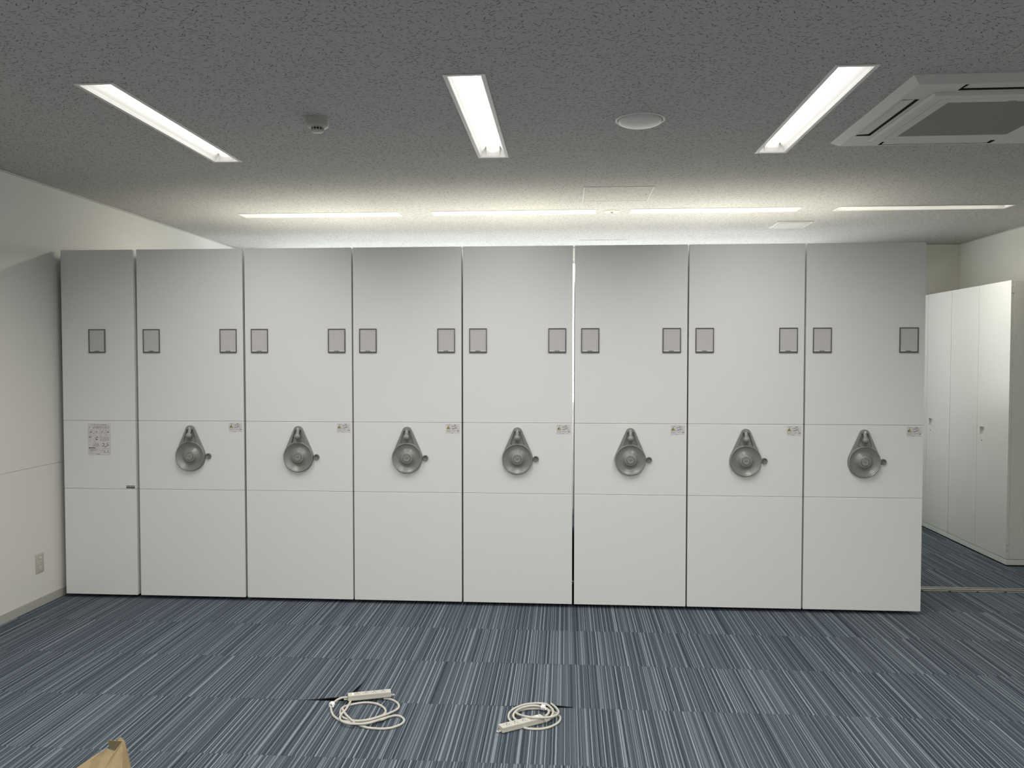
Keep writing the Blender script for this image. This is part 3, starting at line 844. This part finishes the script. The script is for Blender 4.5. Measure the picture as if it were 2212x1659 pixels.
for r in rc:     # slot throats
    a, b, c, d = r
    P = [(a, c), (b, c), (b, d), (a, d)]
    for i in range(4):
        p, q = P[i], P[(i + 1) % 4]
        f = bm.faces.new([bm.verts.new(v) for v in ((p[0], p[1], zf), (q[0], q[1], zf), (q[0], q[1], zf + 0.024), (p[0], p[1], zf + 0.024))])
        f.material_index = 1
    f = bm.faces.new([bm.verts.new((p[0], p[1], zf + 0.024)) for p in P]); f.material_index = 1
bmesh.ops.remove_doubles(bm, verts=bm.verts, dist=1e-5)
obj('fascia', bm, [M['acwhite'], M['dark']], t)
for k in range(4):   # louvre flaps, one per slot
    bm = bmesh.new()
    sec = [(-0.4365, zf + 0.001), (-0.3835, zf + 0.004), (-0.382, zf + 0.0065), (-0.4365, zf + 0.004)]
    poly_prism(bm, [(x, -0.252, z) for x, z in sec], (0, 0.504, 0))
    me = finish(bm, 'louver'); me.transform(Matrix.Rotation(k * PI / 2, 4, 'Z'))
    link('louver', me, M['acwhite'], t)
bm = bmesh.new()     # raised grille surround with bevelled rim
o0, o1, o2 = 0.352, 0.342, 0.300
zr = zf - 0.011
def sq(s, z): return [bm.verts.new(p) for p in ((-s, -s, z), (s, -s, z), (s, s, z), (-s, s, z))]
rings = [sq(o0, zf + 0.004), sq(o0, zf - 0.003), sq(o1, zr), sq(0.2965, zr), sq(0.2965, zr + 0.004), sq(0.2945, zr + 0.004), sq(0.2945, zr), sq(0.252, zr), sq(0.250, zr + 0.003)]
for A, Bq in zip(rings, rings[1:]):
    for i in range(4): bm.faces.new((A[i], A[(i + 1) % 4], Bq[(i + 1) % 4], Bq[i]))
gf = obj('grille_frame', bm, M['acwhite'], t)
obj('intake_grille', B(-0.2505, 0.2505, -0.2505, 0.2505, zr + 0.0025, zr + 0.004), M['mesh'], t)
bm = bmesh.new()     # small dark script mark on the near side of the frame
mk = [(-0.021, -0.262), (-0.012, -0.257), (-0.010, -0.2515), (-0.006, -0.257), (-0.003, -0.262), (0.0, -0.2555), (0.003, -0.261), (0.006, -0.2555), (0.009, -0.261), (0.012, -0.2555), (0.015, -0.261), (0.021, -0.2545)]
tube(bm, [(x + 0.002, y - 0.0, zr - 0.0002) for x, y in mk], 0.0011, 6, 4)
obj('badge', bm, M['ink2'], gf)

def lathe_obj(name, prof, mat, parent=None, n=64, smooth=30, loc=None):
    bm = bmesh.new(); lathe(bm, prof, 'Z', n); return obj(name, bm, mat, parent, loc, smooth)
# large round speaker
t = thing('ceiling_speaker', 'large round white ceiling speaker with domed cover', 'speaker', (0.338, 3.712, ZC))
lathe_obj('trim_ring', [(0.1135, 0.0), (0.1135, -0.0025), (0.1115, -0.005), (0.1075, -0.006), (0.1035, -0.004), (0.1025, 0.0), (0.1015, 0.0)], M['white'], t)
lathe_obj('dome_cover', [(0.0995, 0.0), (0.0995, -0.0075), (0.098, -0.0095)] + [(0.098 * math.cos(k * PI / 2 / 12), -0.0095 - 0.020 * math.sin(k * PI / 2 / 12)) for k in range(1, 12)] + [(0.0, -0.0295)], M['white'], t)
# small disc between the crosswise lights
t = thing('ceiling_speaker', 'small flat round ceiling disc between two crosswise strip lights', 'speaker', (0.340, 5.978, ZC))
lathe_obj('cover_plate', [(0.058, 0.0), (0.058, -0.003), (0.054, -0.0055), (0.020, -0.0075), (0.018, -0.009), (0.0, -0.0095)], M['disc'], t)
lathe_obj('sensor_tip', [(0.009, -0.009), (0.009, -0.014), (0.006, -0.0165), (0.0, -0.017)], M['handle'], t, 24)
# smoke detector
t = thing('smoke_detector', 'round grey white smoke detector with black slots, right of the leftmost strip light', 'smoke detector', (-1.137, 3.602, ZC))
lathe_obj('mounting_base', [(0.0505, 0.0), (0.0505, -0.009), (0.0495, -0.0098), (0.0, -0.0098)], M['detector'], t)
lathe_obj('detector_body', [(0.0497, -0.0099), (0.0497, -0.030), (0.0490, -0.0345), (0.0465, -0.0375), (0.032, -0.0405), (0.0285, -0.0415), (0.0285, -0.0420), (0.0, -0.0420)], M['detector'], t)
bm = bmesh.new()
lathe(bm, [(0.0245, -0.0418), (0.0245, -0.0515), (0.0, -0.0515)], 'Z', 40, mi=1)
for k in range(12):
    a = 2 * PI * k / 12 + 0.12
    c, s = math.cos(a), math.sin(a)
    pts = [(0.0248, -0.0022), (0.0282, -0.0022), (0.0282, 0.0022), (0.0248, 0.0022)]
    poly_prism(bm, [(x * c - y * s, x * s + y * c, -0.0419) for x, y in pts], (0, 0, -0.0095))
lathe(bm, [(0.0, -0.0512), (0.0283, -0.0512), (0.0283, -0.0535), (0.0265, -0.0585), (0.0230, -0.0605), (0.0, -0.0615)], 'Z', 40)
obj('sensor_cage', bm, [M['detector'], M['dark']], t, smooth=30)
# access hatches: thin aluminium frame round a ceiling board
def hatch(x0, x1, y0, y1, label, dot=None):
    t = thing('access_hatch', label, 'ceiling hatch', ((x0 + x1) / 2, (y0 + y1) / 2, ZC), 0, 'square ceiling access hatches')
    w, d = (x1 - x0) / 2, (y1 - y0) / 2; f = 0.009
    bm = bmesh.new()
    box(bm, -w, w, -d, -d + f, -0.003, 0, 0.0008); box(bm, -w, w, d - f, d, -0.003, 0, 0.0008)
    box(bm, -w, -w + f, -d + f, d - f, -0.003, 0, 0.0008); box(bm, w - f, w, -d + f, d - f, -0.003, 0, 0.0008)
    obj('hatch_frame', bm, M['crown'], t)
    obj('hatch_board', B(-w + f + 0.002, w - f - 0.002, -d + f + 0.002, d - f - 0.002, -0.0015, 0.0), M['hatch'], t)
    if dot:
        bm = bmesh.new(); lathe(bm, [(0.007, 0.0), (0.007, -0.003), (0.0, -0.003)], 'Z', 16); obj('latch', bm, M['handle_d'], t, (w - 0.03, dot * d, 0))
hatch(0.111, 0.563, 5.130, 5.597, 'square ceiling hatch in front of the small round ceiling disc', 0.1)
hatch(0.125, 0.559, 7.420, 7.853, 'square ceiling hatch by the back wall, just above the rack tops')
hatch(1.583, 2.035, 2.556, 3.008, 'ceiling hatch in the top right corner, cut off by the edge', -0.75)
t = thing('ceiling_vent', 'flat square white ceiling vent near the rightmost crosswise strip light', 'vent', (1.827, 6.650, ZC))
obj('vent_plate', B(-0.140, 0.140, -0.148, 0.148, -0.009, 0.0, 0.0015), M['disc'], t)
obj('vent_face', B(-0.118, 0.118, -0.126, 0.126, -0.0115, -0.009, 0.001), M['base'], t)

# ------------------------------------------------------------------ wall outlet
t = thing('wall_outlet', 'beige double wall outlet low on the left wall', 'outlet', (XW, 4.706, 0.273))
obj('cover_plate', B(0.0, 0.007, -0.0355, 0.0355, -0.0595, 0.0595, 0.0032, 3), M['outlet'], t, smooth=40)
def sock(z):
    bm = bmesh.new(); box(bm, 0.007, 0.0086, -0.0115, 0.0115, z - 0.0095, z + 0.0095, 0.0008)
    s = obj('socket', bm, M['outlet2'], t)
    bm = bmesh.new()
    for y in (-0.0052, 0.0052): box(bm, 0.0086, 0.0089, y - 0.0012, y + 0.0012, z - 0.0045, z + 0.0045)
    obj('slot', bm, M['dark'], s)
sock(0.004); sock(-0.030)
obj('earth_terminal', B(0.007, 0.0095, -0.012, 0.012, 0.0255, 0.0385, 0.0012), M['outlet2'], t)

# ------------------------------------------------------------------ power strips
CORDS = json.loads('''[[[[-0.9745,3.4681,0.024],[-1.0027,3.4712,0.02],[-1.0216,3.4607,0.014],[-1.0319,3.4402,0.01],[-1.0343,3.4178,0.009],[-1.0294,3.3927,0.006],[-1.017,3.3602,0.005],[-0.9991,3.3266,0.005],[-0.9763,3.2996,0.005],[-0.9513,3.2789,0.005],[-0.9267,3.271,0.006],[-0.9027,3.2711,0.005],[-0.8769,3.271,0.005],[-0.8437,3.2751,0.005],[-0.8117,3.2844,0.006],[-0.7779,3.2867,0.012],[-0.7566,3.3213,0.008],[-0.7302,3.3431,0.005],[-0.7059,3.3352,0.005],[-0.6865,3.3082,0.005],[-0.6846,3.2786,0.005],[-0.6973,3.254,0.005],[-0.7226,3.2306,0.005],[-0.7538,3.2195,0.005],[-0.7873,3.219,0.005],[-0.8222,3.2238,0.005],[-0.8507,3.2362,0.005],[-0.8695,3.2495,0.005],[-0.8923,3.2582,0.013],[-0.917,3.286,0.014],[-0.9449,3.3239,0.014],[-0.9659,3.3594,0.014],[-0.9743,3.3828,0.013],[-0.9728,3.4101,0.008],[-0.9557,3.4323,0.005],[-0.9329,3.4481,0.005],[-0.9002,3.4614,0.005],[-0.8639,3.461,0.005],[-0.8276,3.4451,0.005],[-0.7968,3.4129,0.005],[-0.7822,3.3802,0.005],[-0.7824,3.3508,0.006],[-0.7954,3.3244,0.008],[-0.8219,3.2912,0.012],[-0.852,3.2742,0.012],[-0.8813,3.2685,0.012],[-0.9155,3.2866,0.006],[-0.9384,3.3004,0.005],[-0.954,3.3125,0.005],[-0.9704,3.3363,0.005],[-0.9789,3.3629,0.005],[-0.9826,3.3942,0.005],[-0.9777,3.4146,0.005]],[[-0.965,3.4994,0.008],[-0.9582,3.4448,0.012],[-0.9543,3.3954,0.016],[-0.9537,3.3552,0.018],[-0.9613,3.3264,0.015],[-0.9608,3.2943,0.014],[-0.9516,3.2683,0.015],[-0.9357,3.2487,0.016],[-0.91,3.2359,0.016],[-0.875,3.2321,0.016],[-0.8423,3.2368,0.016],[-0.8121,3.2517,0.016],[-0.7853,3.2819,0.014],[-0.7665,3.3194,0.006]],[[-0.821,3.5097,0.006],[-0.7988,3.5084,0.005],[-0.7715,3.4922,0.005],[-0.7475,3.4649,0.005],[-0.7349,3.4352,0.005],[-0.7356,3.4091,0.005],[-0.7465,3.3779,0.008],[-0.7697,3.3257,0.016],[-0.7959,3.2905,0.02],[-0.8237,3.264,0.021],[-0.8547,3.2519,0.021],[-0.883,3.2492,0.02]]],[[[-0.2247,3.3149,0.005],[-0.2379,3.3422,0.005],[-0.2427,3.3684,0.006],[-0.2402,3.397,0.008],[-0.2271,3.4224,0.012],[-0.2069,3.4449,0.014],[-0.1781,3.4652,0.016],[-0.1451,3.4763,0.017],[-0.1118,3.4783,0.018],[-0.0831,3.4706,0.018],[-0.0626,3.4427,0.018],[-0.0513,3.4035,0.02],[-0.0531,3.3642,0.022],[-0.0607,3.3408,0.021]],[[-0.2032,3.3304,0.005],[-0.2157,3.3487,0.006],[-0.2216,3.3647,0.01],[-0.2189,3.3851,0.014],[-0.2049,3.4108,0.017],[-0.1798,3.4347,0.018],[-0.1474,3.4509,0.018],[-0.1192,3.4509,0.018],[-0.1006,3.442,0.018],[-0.0856,3.4381,0.016],[-0.0738,3.4246,0.014],[-0.0692,3.4049,0.013],[-0.0745,3.3848,0.012],[-0.0855,3.3703,0.01]],[[-0.0622,3.5089,0.004],[-0.0551,3.4906,0.008],[-0.0413,3.4532,0.014],[-0.0293,3.4113,0.018],[-0.0289,3.3723,0.024],[-0.0398,3.3378,0.0295],[-0.0666,3.3178,0.0305],[-0.1063,3.3112,0.0305],[-0.1382,3.3119,0.0305],[-0.171,3.3279,0.027],[-0.1954,3.3604,0.018],[-0.2102,3.3902,0.012],[-0.2053,3.4186,0.006],[-0.1897,3.4349,0.005],[-0.1606,3.4482,0.005],[-0.1275,3.4531,0.005],[-0.0976,3.4506,0.005],[-0.0641,3.4379,0.005],[-0.0391,3.4137,0.005],[-0.0225,3.3856,0.005],[-0.0199,3.3571,0.005],[-0.03,3.3212,0.005],[-0.058,3.2865,0.005],[-0.0891,3.2657,0.005],[-0.1203,3.2595,0.005],[-0.1517,3.2607,0.005],[-0.171,3.2686,0.005]],[[-0.0848,3.3129,0.016],[-0.0778,3.3177,0.014],[-0.0656,3.3457,0.008],[-0.0531,3.3709,0.005],[-0.0438,3.4009,0.004]]]]''')
def power_strip(org, ang, length, width, zb, height, first, pitch, cord_end, cords, tie, label, tie_rot):
    ox, oy = org
    t = thing('power_strip', label, 'power strip', (ox, oy, 0.0), 0, 'cream white power strips on the carpet')
    Rz = Matrix.Rotation(ang, 4, 'Z')
    def put(name, bm, mat, parent=t, smooth=None):
        me = finish(bm, name, smooth); me.transform(Rz); return link(name, me, mat, parent)
    bm = bmesh.new(); m = zb + height * 0.5
    box(bm, 0, length, 0, width, zb, m - 0.0004, 0.0015); box(bm, 0, length, 0, width, m + 0.0004, zb + height, 0.0015)
    box(bm, 0.001, length - 0.001, 0.001, width - 0.001, m - 0.001, m + 0.001)
    case = put('case', bm, M['power'])
    zt = zb + height
    for k in range(4):
        x = first + k * pitch; y = width / 2
        bm = bmesh.new(); w = 0.0135
        for (a, b, c, d) in ((-w, w, -w, -w + .0012), (-w, w, w - .0012, w), (-w, -w + .0012, -w, w), (w - .0012, w, -w, w)):
            box(bm, x + a, x + b, y + c, y + d, zt - 0.0005, zt + 0.0003, 0, 1)
        for s in (-0.0055, 0.0055): box(bm, x + s - 0.0012, x + s + 0.0012, y - 0.007, y + 0.001, zt - 0.0005, zt + 0.0004, 0, 0)
        lathe(bm, [(0.0028, zt), (0.0028, zt + 0.0004), (0.0, zt + 0.0004)], 'Z', 12, (x, y + 0.007, 0), 0)
        put('outlet', bm, [M['ink'], M['ink3']], case)
    xe = 0.0 if cord_end == 'left' else length
    lx = 0.024 if cord_end == 'left' else length - 0.024
    q = put('rating_label', B(lx - 0.006, lx + 0.006, 0.005, width - 0.005, zt - 0.0002, zt + 0.0003), M['tie'], case); q['label'] = 'white blank rating label'
    for s, x in ((-1, 0.0), (1, length)):        # fixing ears with a slotted hole
        bm = bmesh.new(); L = 0.017
        outer = [(x, width * 0.5 - 0.007), (x + s * (L - 0.004), width * 0.5 - 0.006), (x + s * L, width * 0.5), (x + s * (L - 0.004), width * 0.5 + 0.006), (x, width * 0.5 + 0.007)]
        yc = width * 0.5
        for (a, b, c, d) in ((0, L, yc - 0.0065, yc - 0.003), (0, L, yc + 0.003, yc + 0.0065), (L - 0.005, L, yc - 0.003, yc + 0.003), (0, 0.004, yc - 0.003, yc + 0.003)):
            xa, xb = sorted((x + s * a, x + s * b)); box(bm, xa, xb, c, d, zb + 0.001, zb + 0.004, 0.0008)
        put('fixing_ear', bm, M['power'], t)
    xs0 = length if cord_end == 'left' else 0.0; sg = 1 if cord_end == 'left' else -1
    bm = bmesh.new(); tube(bm, [(xs0 - sg * 0.001, width * 0.72, zb + height * 0.45), (xs0 + sg * 0.0018, width * 0.72, zb + height * 0.45)], 0.0032, 12, 2)
    q = put('screw', bm, M['chrome'], case); q['label'] = 'small chrome screw'
    bm = bmesh.new()
    for c in cords: tube(bm, [(p[0] - ox, p[1] - oy, max(p[2], 0.0052)) for p in c], 0.0050, 12, 6)
    obj('cord', bm, M['cordm'], t, smooth=60)
    bm = bmesh.new(); a = tie_rot
    tx, ty, tz = tie[0] - ox, tie[1] - oy, tie[2]
    for k in range(2):      # knotted plastic twist tie
        c = Vector((tx + (k - 0.5) * 0.009 * math.cos(a), ty + (k - 0.5) * 0.009 * math.sin(a), tz))
        pts = [c + Vector((0.0085 * math.cos(u) * -math.sin(a), 0.0085 * math.cos(u) * math.cos(a), 0.0085 * math.sin(u) + 0.001)) for u in [2 * PI * i / 10 for i in range(11)]]
        tube(bm, pts, 0.0048, 8, 3)
    tube(bm, [(tx - 0.004, ty, tz + 0.008), (tx + 0.007, ty - 0.012, tz + 0.006), (tx + 0.012, ty - 0.020, tz - 0.002)], 0.0026, 8, 4)
    q = obj('cable_tie', bm, M['tie'], t, smooth=60); q['label'] = 'white plastic cable tie'
    return t
power_strip((-0.9690, 3.4500), math.radians(17.5), 0.1915, 0.037, 0.0140, 0.0235, 0.042, 0.0385, 'left', CORDS[0], (-1.0322, 3.4150, 0.0115),
            'cream power strip on the left, lying behind its loosely looped cord', math.radians(80))
power_strip((-0.2562, 3.2168), math.radians(32.2), 0.2035, 0.040, 0.0030, 0.0225, 0.034, 0.0385, 'right', CORDS[1], (-0.0945, 3.4350, 0.019),
            'cream power strip on the right, lying diagonally under its coiled cord', math.radians(-20))

# ------------------------------------------------------------------ opened carton, mostly below the frame
t = thing('cardboard_box', 'opened brown cardboard box with crumpled flap at the bottom left edge', 'box', (-1.40, 2.15, 0.0))
def rel(p): return (p[0] + 1.40, p[1] - 2.15, p[2])
def sheet(name, polys, th=0.004):
    bm = bmesh.new()
    for pts in polys:
        n = (Vector(pts[1]) - Vector(pts[0])).cross(Vector(pts[2]) - Vector(pts[0])).normalized()
        if n.y > 0: n = -n
        poly_prism(bm, [rel(p) for p in pts], -n * th)
    return obj(name, bm, M['card_box'], t)
P0, P1 = Vector((-1.62, 1.905, 0)), Vector((-1.2470, 2.125, 0))
dv = (P1 - P0).normalized(); nv = Vector((-dv.y, dv.x, 0))
def wall(a, b, h=0.285):
    d = (b - a).normalized(); n = Vector((-d.y, d.x, 0)) * 0.005
    bm_pts = [a, b, b + n, a + n]
    poly_prism(bmw, [rel((p.x, p.y, 0.0005)) for p in bm_pts], (0, 0, h))
bmw = bmesh.new()
Q1, Q0 = P1 + nv * 0.29, P0 + nv * 0.29
wall(P0, P1); wall(Q1, Q0); wall(P1 - dv * 0.0, Q1); wall(Q0, P0)
poly_prism(bmw, [rel((p.x, p.y, 0.0005)) for p in (P0, P1, Q1, Q0)], (0, 0, 0.004))
obj('carton_body', bmw, M['card_box'], t)
A_ = [(-1.5600, 2.010, 0.3210), (-1.4261, 2.10, 0.3567), (-1.3411, 2.13, 0.4117), (-1.3290, 2.150, 0.4190), (-1.3400, 2.068, 0.2860), (-1.5900, 1.925, 0.2830)]
B_ = [(-1.3290, 2.150, 0.4190), (-1.3157, 2.17, 0.426), (-1.3006, 2.17, 0.4184), (-1.2529, 2.122, 0.2886), (-1.3400, 2.068, 0.2860)]
sheet('front_flap', [A_, B_])
sheet('side_flap', [[(-1.3006, 2.170, 0.4184), (-1.2914, 2.200, 0.4325), (-1.2805, 2.190, 0.405), (-1.2685, 2.180, 0.3628), (-1.2404, 2.150, 0.2719), (-1.2529, 2.120, 0.2846)]])
sheet('folded_tip', [[(-1.2663, 2.09, 0.4805), (-1.2611, 2.085, 0.4929), (-1.2856, 2.19, 0.4382), (-1.2916, 2.162, 0.4234), (-1.2832, 2.13, 0.449)]], 0.003)
sheet('inner_layer', [[(-1.3115, 2.215, 0.4286), (-1.3029, 2.215, 0.4344), (-1.2947, 2.220, 0.4212), (-1.2798, 2.215, 0.3786), (-1.2692, 2.210, 0.3401), (-1.2453, 2.190, 0.2488), (-1.2600, 2.165, 0.2658)]])

# ------------------------------------------------------------------ daylight outside the window, and the camera
w = bpy.data.worlds.new('overcast_sky'); sc.world = w; w.use_nodes = True
bg = w.node_tree.nodes['Background']; bg.inputs[0].default_value = (0.98, 0.99, 1.0, 1); bg.inputs[1].default_value = 4.4

cam = bpy.data.cameras.new('camera'); co = bpy.data.objects.new('camera', cam); C.objects.link(co)
f, yaw, pit, rol, hh = 1714.9775, 0.06756196, 0.03226913, 0.00029647, 1.5493690
cy, sy, cp, sp = math.cos(yaw), math.sin(yaw), math.cos(pit), math.sin(pit)
fw = Vector((-sy * cp, cy * cp, -sp)); rt = Vector((cy, sy, 0)); up = rt.cross(fw)
r2 = math.cos(rol) * rt + math.sin(rol) * up; u2 = -math.sin(rol) * rt + math.cos(rol) * up
mw = Matrix((r2, u2, -fw)).transposed().to_4x4(); mw.translation = Vector((0, 0, hh))
co.matrix_world = mw
cam.sensor_fit = 'HORIZONTAL'; cam.sensor_width = 36.0; cam.lens = f / 2212 * 36.0
cam.clip_start = 0.02; cam.clip_end = 100
sc.camera = co
